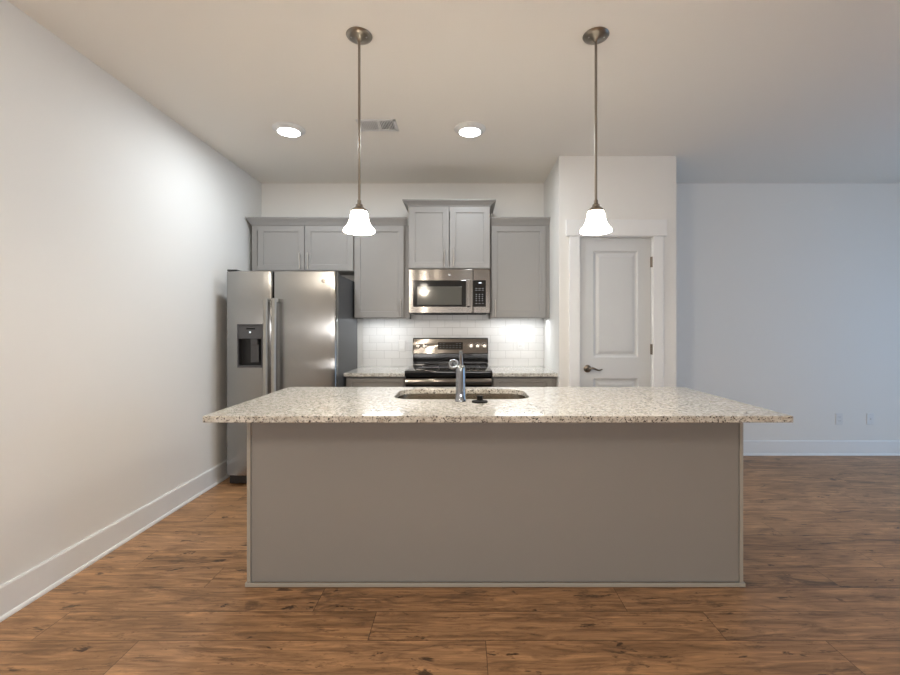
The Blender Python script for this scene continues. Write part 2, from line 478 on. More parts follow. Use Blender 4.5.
# baseboards
def base_prof(s=1): # (distance from wall, z)
    return [(0, 0), (.024, 0), (.024, .008), (.020, .016), (.014, .020), (.014, .142), (.010, .150), (0, .150)]
bm = B(); prism_y(bm, [(XL+a, z) for a, z in base_prof()], YR, 4.52); struct('baseboard_left', bm, M['trim_paint'])
bm = B(); prism_x(bm, [(YB-a, z) for a, z in base_prof()], PX1, XR); struct('baseboard_back', bm, M['trim_paint'])
bm = B()
prism_x(bm, [(PY-a, z) for a, z in base_prof()], PX0, .915); prism_x(bm, [(PY-a, z) for a, z in base_prof()], 1.727, PX1+.014)
prism_y(bm, [(PX1+a, z) for a, z in base_prof()], PY-.014, YB)
struct('baseboard_pantry', bm, M['trim_paint'])
bm = B(); prism_y(bm, [(XR-a, z) for a, z in base_prof()], YR, DY0); prism_y(bm, [(XR-a, z) for a, z in base_prof()], DY1, YB)
struct('baseboard_right', bm, M['trim_paint'])

# tiled splashback (wall finish)
bm = B(); box(bm, -1.03, .828, YB-.008, YB, .80, 1.50); o = struct('trim_1', bm, M['tile'])
o['label'] = 'white brick-pattern wall tiles above the back counter'

# ------------------------------------------------------------------ island
IX0, IX1, IY0, IY1 = -1.088, 1.411, 2.217, 2.86
isl = thing('island_cabinet', 'greige painted kitchen island base under the long speckled countertop', 'kitchen island', (.16, 2.5, 0))
bm = B(); box(bm, IX0+.018, IX1-.018, IY0+.006, IY0+.024, .02, .884); obj('back_panel', bm, M['cabinet_paint'], isl)
for a, b in ((IX0, IX0+.018), (IX1-.018, IX1)):
    bm = B(); box(bm, a, b, IY0, IY1, 0, .884, .002); obj('side_panel', bm, M['cabinet_paint'], isl)
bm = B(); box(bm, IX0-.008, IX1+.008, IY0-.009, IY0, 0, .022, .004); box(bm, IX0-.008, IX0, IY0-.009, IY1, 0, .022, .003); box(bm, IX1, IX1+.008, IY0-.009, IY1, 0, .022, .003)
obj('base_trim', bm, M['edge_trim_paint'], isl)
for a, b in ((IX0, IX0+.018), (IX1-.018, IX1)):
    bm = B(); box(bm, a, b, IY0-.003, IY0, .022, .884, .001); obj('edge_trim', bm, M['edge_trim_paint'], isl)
bm = B(); box(bm, IX0+.018, IX1-.018, IY0+.024, IY1-.02, .10, .118); box(bm, IX0+.018, IX1-.018, IY1-.09, IY1-.075, 0, .10)
obj('cabinet_floor', bm, M['cabinet_inside'], isl)
bm = B(); xs = [IX0+.018, -.60, .60, IX1-.018]
box(bm, IX0+.018, IX1-.018, IY1-.02, IY1, .10, .13); box(bm, IX0+.018, IX1-.018, IY1-.02, IY1, .85, .884)
for x in (IX0+.018, -.62, .0, .62, IX1-.058): box(bm, x, x+.04, IY1-.02, IY1, .13, .85)
obj('face_frame', bm, M['cabinet_paint'], isl)
for a, b in ((IX0+.02, -.61), (-.60, .015), (.025, .635), (.645, IX1-.02)):
    d = obj('door', shaker(a, b, .115, .872, IY1+.021, face=1), M['cabinet_paint'], isl)
    bar_pull((a+b)/2, .80, .93, IY1+.021, d, face=1, horiz=True)

def counter(name, x0, x1, y0, y1, z0, z1, label, cat, hole=None, bev=.003):
    cu = bpy.data.curves.new('c', 'CURVE'); cu.dimensions = '2D'; cu.fill_mode = 'BOTH'
    cx, cy = (x0+x1)/2, (y0+y1)/2
    def poly(pts):
        s = cu.splines.new('POLY'); s.points.add(len(pts)-1); s.use_cyclic_u = True
        for q, (a, b) in zip(s.points, pts): q.co = (a-cx, b-cy, 0, 1)
    i = bev
    poly([(x0+i, y0+i), (x1-i, y0+i), (x1-i, y1-i), (x0+i, y1-i)])
    if hole: poly(hole)
    cu.extrude = (z1-z0)/2-bev; cu.bevel_depth = bev; cu.bevel_resolution = 2
    t = bpy.data.objects.new('t', cu); COL.objects.link(t)
    me = bpy.data.meshes.new_from_object(t.evaluated_get(bpy.context.evaluated_depsgraph_get()))
    bpy.data.objects.remove(t)
    me.transform(Matrix.Translation((0, 0, (z1-z0)/2)))
    me.shade_flat(); me.materials.clear(); me.materials.append(M['granite']); me.name = name
    o = bpy.data.objects.new(name, me); COL.objects.link(o); o.location = (cx, cy, z0)
    return tag(o, label, cat)
def rrect(x0, x1, y0, y1, r, n=8):
    out = []
    for cx, cy, a0 in ((x1-r, y1-r, 0), (x0+r, y1-r, PI/2), (x0+r, y0+r, PI), (x1-r, y0+r, 1.5*PI)):
        for k in range(n+1):
            a = a0+PI/2*k/n; out.append((cx+r*math.cos(a), cy+r*math.sin(a)))
    return out
CT = .915
SX0, SX1, SY0, SY1 = -.392, .378, 2.396, 2.80
counter('island_countertop', -1.147, 1.455, 1.938, 2.90, .885, CT,
        'long cream and brown speckled granite slab on the kitchen island', 'countertop', rrect(SX0, SX1, SY0, SY1, .11))

# sink: bowl hung under the hole
bm = B()
loops = []
for inset, z, r in ((-.02, .884, .12), (.0, .884, .11), (.004, .80, .11), (.010, .72, .10), (.035, .695, .09), (.12, .690, .05)):
    loops.append([bm.verts.new((a, b, z)) for a, b in rrect(SX0+inset, SX1-inset, SY0+inset, SY1-inset, r)])
for a, b in zip(loops, loops[1:]):
    n = len(a)
    for i in range(n): bm.faces.new((a[i], a[(i+1) % n], b[(i+1) % n], b[i]))
bm.faces.new(loops[-1])
bmesh.ops.recalc_face_normals(bm, faces=bm.faces)
bmesh.ops.solidify(bm, geom=bm.faces[:], thickness=-.0012) if False else None
sk = thing('kitchen_sink', 'stainless undermount sink bowl set in the island countertop', 'sink', (-.007, 2.58, .69))
obj('bowl', bm, M['sink_steel'], sk, smooth=True)
bm = B(); lathe(bm, [(0, .691), (.03, .691), (.043, .6935), (.045, .6915)], (-.007, 2.58, 0), 28); obj('drain', bm, M['chrome'], sk, smooth=True)

# faucet
FX, FY = -.013, 2.335
fa = thing('kitchen_faucet', 'chrome single-handle faucet standing before the island sink', 'faucet', (FX, FY, CT))
bm = B(); lathe(bm, [(0, 0), (.031, 0), (.031, .005), (.029, .012), (.0265, .02), (.0265, .06), (.0250, .12), (.0242, .165), (.0235, .180), (.019, .190), (.009, .196), (0, .197)], (FX, FY, CT), 36)
obj('body', bm, M['chrome'], fa, smooth=True)
bm = B()  # upright lever, leaning a little to the right
tube(bm, [(FX+.003, FY, CT+.185), (FX+.002, FY-.004, CT+.21), (FX+.001, FY-.010, CT+.24), (FX, FY-.020, CT+.268)], .01, 14, [.0115, .0105, .0095, .0085])
tube(bm, [(FX+.004, FY-.012, CT+.245), (FX+.012, FY-.014, CT+.262)], .004, 10)
obj('lever', bm, M['chrome'], fa, smooth=True)
bm = B()  # spout bending out over the bowl to the left
tube(bm, [(FX, FY+.01, CT+.15), (FX-.018, FY+.05, CT+.176), (FX-.036, FY+.10, CT+.190), (FX-.046, FY+.15, CT+.186), (FX-.048, FY+.175, CT+.165)], .014, 16, [.014, .014, .014, .0155, .017])
obj('spout', bm, M['chrome'], fa, smooth=True)
bm = B()  # chrome loop beside the lever
pts = [(FX-.036+.022*math.cos(a), FY-.004, CT+.198+.020*math.sin(a)) for a in [2*PI*i/28 for i in range(29)]]
tube(bm, pts, .0055, 10)
tube(bm, [(FX-.018, FY-.004, CT+.19), (FX, FY, CT+.18)], .006, 10)
obj('loop_handle', bm, M['chrome'], fa, smooth=True)

# stopper
bm = B(); lathe(bm, [(0, 0), (.042, 0), (.043, .004), (.040, .008), (.020, .011), (.016, .014), (.015, .026), (.017, .030), (.015, .034), (0, .035)], (0, 0, 0), 32)
st = obj('sink_stopper', bm, M['rubber'], None, smooth=True); st.location = (.088, 2.30, CT)
tag(st, 'black rubber sink stopper lying on the granite right of the faucet', 'sink stopper')

# ------------------------------------------------------------------ back run: base cabinets and worktops
CYF = 3.91
def base_cab(x0, x1, label, side):
    c = thing('base_cabinet', label, 'cabinet', ((x0+x1)/2, CYF, 0))
    bm = B()
    box(bm, x0, x0+.018, CYF, YB-.012, .1, .878); box(bm, x1-.018, x1, CYF, YB-.012, .1, .878)
    box(bm, x0+.018, x1-.018, CYF+.02, YB-.03, .1, .118); box(bm, x0+.018, x1-.018, YB-.03, YB-.012, .1, .878)
    box(bm, x0+.018, x1-.018, CYF+.06, CYF+.075, 0, .1)
    box(bm, x0+.018, x1-.018, CYF, CYF+.02, .845, .878); box(bm, x0+.018, x1-.018, CYF, CYF+.02, .66, .70)
    box(bm, x0, x0+.018, CYF-.003, CYF, .1, .878); box(bm, x1-.018-(.035 if side == 'R' else 0), x1, CYF-.003, CYF, .1, .878)
    obj('carcass', bm, M['cabinet_paint'], c)
    f = .035 if side == 'R' else 0
    dr = obj('drawer', shaker(x0+.008, x1-.008-f, .70, .862, CYF-.021, rail=.04), M['cabinet_paint'], c)
    bar_pull((x0+x1-f)/2, .78, .91, CYF-.021, dr, horiz=True)
    d = obj('door', shaker(x0+.008, x1-.008-f, .115, .69, CYF-.021), M['cabinet_paint'], c)
    bar_pull(x1-.05-f if side == 'L' else x0+.05, .52, .65, CYF-.021, d)
    return c
base_cab(-1.038, -.512, 'greige base cabinet between the refrigerator and the range', 'L')
base_cab(.260, .828, 'greige base cabinet between the range and the pantry wall', 'R')
counter('countertop', -1.044, -.511, 3.845, YB-.009, .879, CT-.005, 'short speckled granite worktop between refrigerator and range', 'countertop')
counter('countertop', .259, .829, 3.845, YB-.009, .879, CT-.005, 'short speckled granite worktop between range and pantry wall', 'countertop')

# ------------------------------------------------------------------ upper cabinets
def crown(x0, x1, yf, yb, z0, z1, out, left, right, parent):
    prof = [(0, z0), (.006, z0), (.010, z0+.010), (out*.45, z0+(z1-z0)*.42), (out*.80, z0+(z1-z0)*.72), (out*.88, z1-.010), (out, z1-.010), (out, z1), (0, z1)]
    bm = B(); cols = []
    for o, z in prof:
        pts = []
        if left: pts.append((x0-o, yb, z))
        pts.append((x0-(o if left else 0), yf-o, z)); pts.append((x1+(o if right else 0), yf-o, z))
        if right: pts.append((x1+o, yb, z))
        cols.append([bm.verts.new(p) for p in pts])
    n = len(cols)
    for i in range(n):
        a, b = cols[i], cols[(i+1) % n]
        for k in range(len(a)-1): bm.faces.new((a[k], a[k+1], b[k+1], b[k]))
    for e in (0, -1): bm.faces.new([c[e] for c in cols])
    bmesh.ops.recalc_face_normals(bm, faces=bm.faces)
    return obj('crown_molding', bm, M['cabinet_paint'], parent)

def upper(name, x0, x1, yf, z0, z1, label, doors, crn, light=None):
    """yf = front of the carcass; doors = [(x0, x1, z0, z1, handle_x, hz0, hz1)]"""
    c = thing(name, label, 'cabinet', ((x0+x1)/2, yf, z0))
    bm = B()
    box(bm, x0, x0+.018, yf, YB-.001, z0, z1); box(bm, x1-.018, x1, yf, YB-.001, z0, z1)
    box(bm, x0+.018, x1-.018, yf, YB-.001, z0, z0+.018) if not light else box(bm, x0+.018, x1-.018, yf+.02, YB-.001, z0+.022, z0+.04)
    box(bm, x0+.018, x1-.018, yf, YB-.001, z1-.018, z1)
    box(bm, x0+.018, x1-.018, YB-.02, YB-.001, z0+.04, z1-.018)
    fx = [x0+.018]+[d[0] for d in doors][1:]
    box(bm, x0+.018, x1-.018, yf, yf+.019, z0 + (0 if light else .018), z0+.05); box(bm, x0+.018, x1-.018, yf, yf+.019, z1-.05, z1-.018)
    for k in fx: box(bm, k, k+.03, yf, yf+.019, z0+.05, z1-.05)
    box(bm, max(d[1] for d in doors)-.03, x1-.018, yf, yf+.019, z0+.05, z1-.05)
    obj('carcass', bm, M['cabinet_paint'], c)
    for a, b, lo, hi, hx, h0, h1 in doors:
        d = obj('door', shaker(a, b, lo, hi, yf-.021), M['cabinet_paint'], c)
        bar_pull(hx, h0, h1, yf-.021, d)
    crown(x0, x1, yf, YB-.001, z1, crn[0], crn[1], crn[2], crn[3], c)
    return c
UY = 4.211
upper('wall_cabinet', -2.02, -1.040, UY, 1.846, 2.287, 'wide short greige wall cabinet over the refrigerator',
      [(-1.958, -1.512, 1.852, 2.278, -1.548, 1.862, 2.02), (-1.506, -1.046, 1.852, 2.278, -1.470, 1.862, 2.02)], (2.356, .045, True, False))
upper('wall_cabinet', -1.0385, -.532, UY, 1.398, 2.287, 'tall single-door greige wall cabinet left of the microwave',
      [(-1.034, -.562, 1.404, 2.278, -.590, 1.41, 1.575)], (2.356, .045, False, False), True)
upper('wall_cabinet', -.508, .254, 4.111, 1.855, 2.441, 'raised two-door greige wall cabinet above the microwave',
      [(-.503, -.131, 1.861, 2.433, -.172, 1.875, 2.035), (-.124, .249, 1.861, 2.433, -.085, 1.875, 2.035)], (2.492, .052, True, True))
upper('wall_cabinet', .262, .828, UY, 1.398, 2.287, 'tall single-door greige wall cabinet beside the pantry wall',
      [(.268, .788, 1.404, 2.278, .305, 1.41, 1.575)], (2.356, .045, False, False), True)
# filler strips by the middle cabinet belong to the left cabinet
bm = B(); box(bm, -.5315, -.509, UY+.001, UY+.02, 1.398, 2.287)
obj('filler_strip', bm, M['cabinet_paint'], [o for o in COL.objects if o.get('label', '').startswith('tall single-door greige wall cabinet left')][0])

# under-cabinet lights
def under(x0, x1, label):
    t = thing('under_cabinet_light', label, 'light', ((x0+x1)/2, 4.31, 1.405), 'lights under the wall cabinets')
    bm = B(); box(bm, x0, x1, 4.285, 4.335, 1.406, 1.4195, .003); obj('housing', bm, M['plastic_white'], t)
    bm = B(); box(bm, x0+.01, x1-.01, 4.295, 4.325, 1.401, 1.406); obj('diffuser', bm, M['bar_glow'], t)
    area('under_cabinet_lamp', ((x0+x1)/2, 4.31, 1.395), (0, 0, 0), x1-x0-.04, .03, UNDER_W, UNDER_COL)
under(-1.00, -.57, 'slim lit bar under the cabinet left of the microwave')
under(.30, .80, 'slim lit bar under the cabinet beside the pantry wall')

# ------------------------------------------------------------------ refrigerator
RX0, RX1, RY, RT = -1.950, -1.046, 3.607, 1.772
fr = thing('refrigerator', 'stainless side-by-side refrigerator with water dispenser, against the left wall', 'refrigerator', ((RX0+RX1)/2, RY, 0))
bm = B(); box(bm, RX0+.006, RX1-.003, RY+.085, 4.38, .035, 1.755, .006); obj('cabinet_body', bm, M['fridge_side'], fr)
bm = B(); box(bm, RX0+.02, RX1-.02, RY+.03, RY+.09, .02, .085, .004)
obj('base_grille', bm, M['black_plastic'], fr)
for x in (RX0+.06, RX1-.06):
    bm = B(); lathe(bm, [(0, 0), (.018, 0), (.018, .02), (.01, .022), (.01, .045), (0, .045)], (x, RY+.12, 0), 14); obj('foot', bm, M['black_plastic'], fr)
    bm = B(); lathe(bm, [(0, 0), (.018, 0), (.018, .02), (.01, .022), (.01, .045), (0, .045)], (x, 4.32, 0), 14); obj('foot', bm, M['black_plastic'], fr)
SPL = -1.565
def fridge_door(x0, x1, hole=None):
    """gently bowed front with rounded vertical edges; z from .09 to RT"""
    t = bmesh.new(); z0, z1 = .09, RT; n = 14; prof = []
    r = .014
    for k in range(5):
        a = PI*.5*k/4; prof.append((x0+r-r*math.cos(a), r-r*math.sin(a)))
    xs = [x0+r+(x1-x0-2*r)*i/n for i in range(1, n)]
    if hole: xs = sorted(set([x for x in xs if not hole[0]-.01 < x < hole[1]+.01]+[hole[0], hole[1]]))
    for x in xs: prof.append((x, 0))
    for k in range(5):
        a = PI*.5*(4-k)/4; prof.append((x1-r+r*math.cos(a), r-r*math.sin(a)))
    def yy(x, d):
        s = (x-(x0+x1)/2)/((x1-x0)/2); return RY+d+.016*s*s
    zs = [z0, z0+.004, z1-.004, z1]
    if hole: zs = [z0, z0+.004, hole[2], hole[3], z1-.004, z1]
    grid = [[t.verts.new((x, yy(x, d)+(.004 if z in (z0, z1) else 0), z)) for x, d in prof] for z in zs]
    for j in range(len(zs)-1):
        for i in range(len(prof)-1):
            cx, cz = (prof[i][0]+prof[i+1][0])/2, (zs[j]+zs[j+1])/2
            if hole and hole[0] < cx < hole[1] and hole[2] < cz < hole[3]: continue
            t.faces.new((grid[j][i], grid[j][i+1], grid[j+1][i+1], grid[j+1][i]))
    B1 = RY+.08
    rows = [[t.verts.new((x, B1, z)) for x in (x0, x1)] for z in (z0, z1)]
    for j, z in ((0, 0), (1, -1)): t.faces.new(grid[z]+rows[j][::-1])
    t.faces.new([g[0] for g in grid]+[rows[1][0], rows[0][0]]); t.faces.new([g[-1] for g in grid]+[rows[1][1], rows[0][1]])
    t.faces.new((rows[0][0], rows[0][1], rows[1][1], rows[1][0]))
    bmesh.ops.recalc_face_normals(t, faces=t.faces)
    return t
HX0, HX1, HZ0, HZ1 = -1.845, -1.648, .985, 1.330
dl = obj('freezer_door', fridge_door(RX0, SPL-.004, (HX0, HX1, HZ0, HZ1)), M['steel_v'], fr, smooth=True)
dr = obj('refrigerator_door', fridge_door(SPL+.004, RX1), M['steel_v'], fr, smooth=True)
def fhandle(x, par):
    bm = B(); t = bmesh.new(); zs = [i/20 for i in range(21)]; ring = []
    for s in zs:
        z = .40+s*1.145; bow = .050+.012*math.sin(PI*s)
        w = .019
        ring.append([t.verts.new(p) for p in ((x-w, RY-bow+.004, z), (x-w*.6, RY-bow-.006, z), (x+w*.6, RY-bow-.006, z), (x+w, RY-bow+.004, z), (x+w*.8, RY-bow+.016, z), (x-w*.8, RY-bow+.016, z))])
    for a, b in zip(ring, ring[1:]):
        for i in range(6): t.faces.new((a[i], a[(i+1) % 6], b[(i+1) % 6], b[i]))
    t.faces.new(ring[0]); t.faces.new(ring[-1]); bmesh.ops.recalc_face_normals(t, faces=t.faces); merge(bm, t)
    for z in (.415, 1.53): box(bm, x-.015, x+.015, RY-.045, RY+.004, z-.014, z+.014, .003)
    o = obj('handle', bm, M['handle_metal'], par, smooth=True); o['label'] = 'long vertical metal handle'
fhandle(SPL-.032, dl); fhandle(SPL+.036, dr)
# dispenser niche
bm = B(); yb = RY+.065
def face(*p): bm.faces.new([bm.verts.new(q) for q in p])
yt = RY+.004
face((HX0, yt, HZ0), (HX0, yt, HZ1), (HX0, yb, HZ1), (HX0, yb, HZ0)); face((HX1, yt, HZ0), (HX1, yt, HZ1), (HX1, yb, HZ1), (HX1, yb, HZ0))
face((HX0, yb, HZ0), (HX1, yb, HZ0), (HX1, yb, HZ1), (HX0, yb, HZ1)); face((HX0, yt, HZ0), (HX1, yt, HZ0), (HX1, yb, HZ0), (HX0, yb, HZ0)); face((HX0, yt, HZ1), (HX1, yt, HZ1), (HX1, yb, HZ1), (HX0, yb, HZ1))
disp = obj('dispenser', bm, M['black_plastic'], dl); disp['label'] = 'black water and ice dispenser recess'
bm = B()
for a, b, c_, d_ in ((HX0-.006, HX0+.004, HZ0-.006, HZ1+.006), (HX1-.004, HX1+.006, HZ0-.006, HZ1+.006), (HX0, HX1, HZ1-.004, HZ1+.006), (HX0, HX1, HZ0-.006, HZ0+.012)):
    box(bm, a, b, RY-.004, RY+.012, c_, d_, .002)
obj('dispenser_frame', bm, M['plastic_gray'], disp)
bm = B(); box(bm, HX0+.004, HX1-.004, RY-.001, yb, 1.215, HZ1-.004, .003); obj('control_panel', bm, M['plastic_gray'], disp)
bm = B(); box(bm, -1.775, -1.705, RY-.003, RY, 1.292, 1.306); obj('display', bm, M['black_glass'], disp)
bm = B(); box(bm, -1.752, -1.738, RY-.003, RY, 1.262, 1.276); obj('indicator_light', bm, M['display_glow'], disp)
bm = B(); box(bm, -1.745, -1.690, RY+.006, RY+.05, 1.170, 1.215, .004); box(bm, -1.758, -1.690, RY+.035, RY+.045, 1.02, 1.17, .003)
obj('paddle', bm, M['plastic_gray'], disp)
bm = B(); lathe(bm, [(0, 0), (.017, 0), (.017, .002), (.014, .004), (0, .004)], (-1.147, RY+.0025, 1.690), 24, 'Y'); o = obj('round_badge', bm, M['knob_steel'], dr, smooth=True)
bm = B(); box(bm, RX0+.01, RX0+.09, RY+.01, RY+.12, RT, RT+.014, .004); obj('hinge_cover', bm, M['black_plastic'], fr)
bm = B(); box(bm, RX1-.09, RX1-.01, RY+.05, RY+.16, 1.756, RT+.008, .004); obj('hinge_cover', bm, M['black_plastic'], fr)

# ------------------------------------------------------------------ range
GX0, GX1 = -.506, .254; GC = (GX0+GX1)/2
rg = thing('kitchen_range', 'freestanding stainless electric range with black glass cooktop', 'stove', (GC, 3.84, 0))
bm = B(); box(bm, GX0, GX1, 3.875, YB-.012, .06, .888); box(bm, GX0+.02, GX1-.02, 3.90, 4.45, 0, .06); obj('oven_body', bm, M['black_plastic'], rg)
bm = B(); box(bm, GX0-.002, GX1+.002, 3.83, 4.435, .884, .932, .006, 3); obj('cooktop', bm, M['black_glass'], rg, smooth=True)
ck = rg.children[-1] if False else None
for x, y, r in ((GC-.19, 4.0, .105), (GC+.19, 4.0, .085), (GC-.19, 4.27, .08), (GC+.19, 4.27, .10)):
    bm = B(); lathe(bm, [(r-.003, .9322), (r-.003, .9326), (r, .9326), (r, .9322)], (x, y, 0), 40); obj('burner_ring', bm, M['plastic_gray'], rg)
bm = B(); prism_x(bm, [(3.876, .80), (3.843, .80), (3.834, .808), (3.831, .822), (3.831, .836), (3.834, .850), (3.840, .862), (3.849, .872), (3.860, .878), (3.876, .879)], GX0+.004, GX1-.004); obj('front_band', bm, M['steel_h'], rg)
od = obj('oven_door', box(B(), GX0+.004, GX1-.004, 3.835, 3.874, .22, .79, .004), M['steel_h'], rg)
bm = B(); box(bm, GX0+.10, GX1-.10, 3.832, 3.837, .34, .66, .001); obj('oven_window', bm, M['black_glass'], od)
bm = B(); tube(bm, [(GX0+.05, 3.79, .745), (GX1-.05, 3.79, .745)], .011, 14)
for x in (GX0+.09, GX1-.09): tube(bm, [(x, 3.79, .745), (x, 3.836, .745)], .009)
obj('handle', bm, M['nickel'], od, smooth=True)
dw = obj('storage_drawer', box(B(), GX0+.004, GX1-.004, 3.838, 3.874, .065, .21, .004), M['steel_h'], rg)
# backguard
bm = B(); prism_x(bm, [(4.42, .932), (4.42, 1.045), (4.40, 1.05), (4.43, 1.196), (4.445, 1.205), (4.505, 1.205), (4.505, .932)], GX0+.003, GX1-.003)
bg = obj('backguard', bm, M['black_glass'], rg)
def gy(z): return 4.40+(z-1.05)/(1.196-1.05)*.03
bm = B(); t0, t1 = 1.053, 1.194
prism_x(bm, [(gy(t0)-.003, t0), (gy(t1)-.003, t1), (gy(t1)+.001, t1+.001), (gy(t0)+.001, t0)], GX0+.010, GX1-.010); obj('control_panel', bm, M['steel_h'], bg)
bm = B(); prism_x(bm, [(gy(1.09)-.006, 1.09), (gy(1.163)-.006, 1.163), (gy(1.163)-.001, 1.163), (gy(1.09)-.001, 1.09)], -.252, -.002); obj('display', bm, M['black_glass'], bg)
bm = B()
for row in range(3):
    for k in range(7):
        if row == 0 and 2 <= k <= 4: continue
        xx = -.235+k*.033; z = 1.150-row*.021
        box(bm, xx, xx+.016, gy(z)-.0068, gy(z)-.006, z-.0018, z+.0018)
obj('key_legends', bm, M['legend_gray'], bg)
for x in (-.450, -.387, .078, .145, .212):
    bm = B(); z = 1.125
    lathe(bm, [(0, 0), (.023, 0), (.023, .006), (.019, .010), (.0175, .028), (.015, .031), (0, .031)], (x, gy(z)-.002, z), 24, 'Y')
    box(bm, x-.0035, x+.0035, gy(z)-.038, gy(z)-.03, z-.018, z+.018, .001)
    obj('knob', bm, M['knob_steel'], bg, smooth=True)
    bm = B()
    for k in range(5):
        a = PI*(.15+.7*k/4); box(bm, x+.031*math.cos(a)-.002, x+.031*math.cos(a)+.002, gy(z+.02)-.0042, gy(z+.02)-.003, z+.031*math.sin(a)-.002, z+.031*math.sin(a)+.002)
    obj('dial_marks', bm, M['plastic_white'], bg)

# ------------------------------------------------------------------ microwave
MY = 4.085
mw = thing('microwave', 'over-the-range stainless microwave hung beneath the raised wall cabinet', 'microwave', (GC, MY, 1.44))
bm = B(); box(bm, GX0+.001, GX1-.001, MY+.04, YB-.012, 1.452, 1.850, .003); box(bm, GX0+.03, GX1-.03, MY+.06, YB-.05, 1.438, 1.452); obj('casing', bm, M['fridge_side'], mw)
DXR = .092
bm = B(); box(bm, GX0+.001, DXR, MY, MY+.04, 1.443, 1.851, .004, 3); md = obj('door', bm, M['steel_h'], mw)
bm = B(); box(bm, DXR+.002, GX1-.001, MY+.001, MY+.04, 1.443, 1.851, .004, 3); mp_ = obj('control_panel', bm, M['steel_h'], mw)
bm = B(); box(bm, -.463, .028, MY-.004, MY+.002, 1.502, 1.748, .002); mg = obj('glass_panel', bm, M['black_glass'], md)
bm = B(); box(bm, -.425, -.012, MY-.0055, MY-.003, 1.520, 1.690, .001); obj('window', bm, M['window_tint'], mg)
bm = B(); box(bm, .034, .068, MY-.052, MY-.034, 1.50, 1.752, .006, 3)
for z in (1.52, 1.732): box(bm, .042, .060, MY-.036, MY+.001, z-.012, z+.012, .002)
obj('handle', bm, M['steel_h'], md)
bm = B(); box(bm, DXR-.010+.012, .212, MY-.003, MY+.002, 1.502, 1.748, .001); kp = obj('keypad', bm, M['black_glass'], mp_)
bm = B(); box(bm, .145, .172, MY-.0038, MY-.003, 1.718, 1.728); obj('clock_display', bm, M['display_glow'], kp)
bm = B()
for z in (1.672, 1.655): 
    for k in range(3): box(bm, .115+k*.030, .133+k*.030, MY-.0036, MY-.003, z-.003, z+.003)
for r in range(4):
    for k in range(3): box(bm, .118+k*.028, .130+k*.028, MY-.0036, MY-.003, 1.615-r*.019-.004, 1.615-r*.019+.004)
for k in range(3): box(bm, .115+k*.030, .133+k*.030, MY-.0036, MY-.003, 1.530, 1.535)
obj('keypad_symbols', bm, M['legend_gray'], kp)
bm = B(); lathe(bm, [(0, 0), (.014, 0), (.014, .002), (.011, .003), (0, .003)], (GC, MY+.0005, 1.800), 24, 'Y'); obj('round_badge', bm, M['chrome'], md, smooth=True)
bm = B()
for k in range(5): box(bm, GC-.25, GC+.25, MY+.08+k*.02, MY+.088+k*.02, 1.434, 1.438)
obj('vent_grille', bm, M['black_plastic'], mw)

# ------------------------------------------------------------------ pendants
def pendant(x, y, label):
    t = thing('pendant_light', label, 'pendant light', (x, y, CEIL), 'pendant lights over the island')
    bm = B(); lathe(bm, [(0, CEIL), (.064, CEIL), (.066, CEIL-.004), (.062, CEIL-.010), (.045, CEIL-.017), (.020, CEIL-.023), (.012, CEIL-.030), (.008, CEIL-.034), (0, CEIL-.034)], (x, y, 0), 40)
    cn = obj('canopy', bm, M['bronze_nickel'], t, smooth=True)
    for s in (-1, 1):
        bm = B(); lathe(bm, [(0, CEIL-.020), (.005, CEIL-.019), (.005, CEIL-.010)], (x+s*.038, y-.01, 0), 12); obj('screw', bm, M['nickel'], cn, smooth=True)
    bm = B(); tube(bm, [(x, y, CEIL-.03), (x, y, 1.93)], .0065, 14); obj('rod', bm, M['bronze_nickel'], t, smooth=True)
    bm = B(); lathe(bm, [(.0065, 1.955), (.010, 1.950), (.010, 1.935), (.018, 1.928), (.019, 1.918), (.030, 1.910), (.040, 1.902), (.041, 1.894), (.036, 1.892)], (x, y, 0), 32); obj('shade_cap', bm, M['bronze_nickel'], t, smooth=True)
    op = [(.012, 1.896), (.032, 1.897), (.039, 1.892), (.0425, 1.882), (.0445, 1.870), (.047, 1.856), (.051, 1.842), (.057, 1.828), (.066, 1.815), (.076, 1.804), (.079, 1.797), (.0785, 1.792), (.076, 1.790)]
    ip = [(max(r-.0035, .010), z-(.003 if i < 3 else 0)) for i, (r, z) in enumerate(op[:-2])][::-1]
    bm = B(); lathe(bm, op+ip, (x, y, 0), 40)
    o = obj('lamp_shade', bm, M['shade_glow'], t, smooth=True); o['label'] = 'lit white bell glass shade'
    l = bpy.data.lights.new('pendant_bulb', 'POINT'); l.energy = PEND_W; l.color = PEND_COL; l.shadow_soft_size = .03
    lo = bpy.data.objects.new('pendant_bulb', l); lo.location = (x, y, 1.80); COL.objects.link(lo)
    return t
pendant(-.527, 2.235, 'nickel pendant with lit bell glass shade, left one, hanging before the refrigerator cabinets')
pendant(.675, 2.235, 'nickel pendant with lit bell glass shade, right one, hanging before the pantry door')

# ------------------------------------------------------------------ recessed lights
def downlight(x, y, label, power, col, lens, group):
    t = thing('ceiling_light', label, 'ceiling light', (x, y, CEIL), group)
    bm = B(); lathe(bm, [(.118, CEIL), (.117, CEIL-.006), (.108, CEIL-.010), (.090, CEIL-.020), (.080, CEIL-.026), (.078, CEIL-.024)], (x, y, 0), 48)
    obj('trim_ring', bm, M['plastic_white'], t, smooth=True)
    bm = B(); lathe(bm, [(.080, CEIL-.025), (.060, CEIL-.030), (.030, CEIL-.033), (0, CEIL-.034)], (x, y, 0), 40)
    obj('lens', bm, lens, t, smooth=True)
    l = bpy.data.lights.new('ceiling_lamp', 'AREA'); l.shape = 'DISK'; l.size = .15; l.spread = math.radians(180); l.energy = power; l.color = col
    lo = bpy.data.objects.new('ceiling_lamp', l); lo.location = (x, y, CEIL-.036); COL.objects.link(lo)
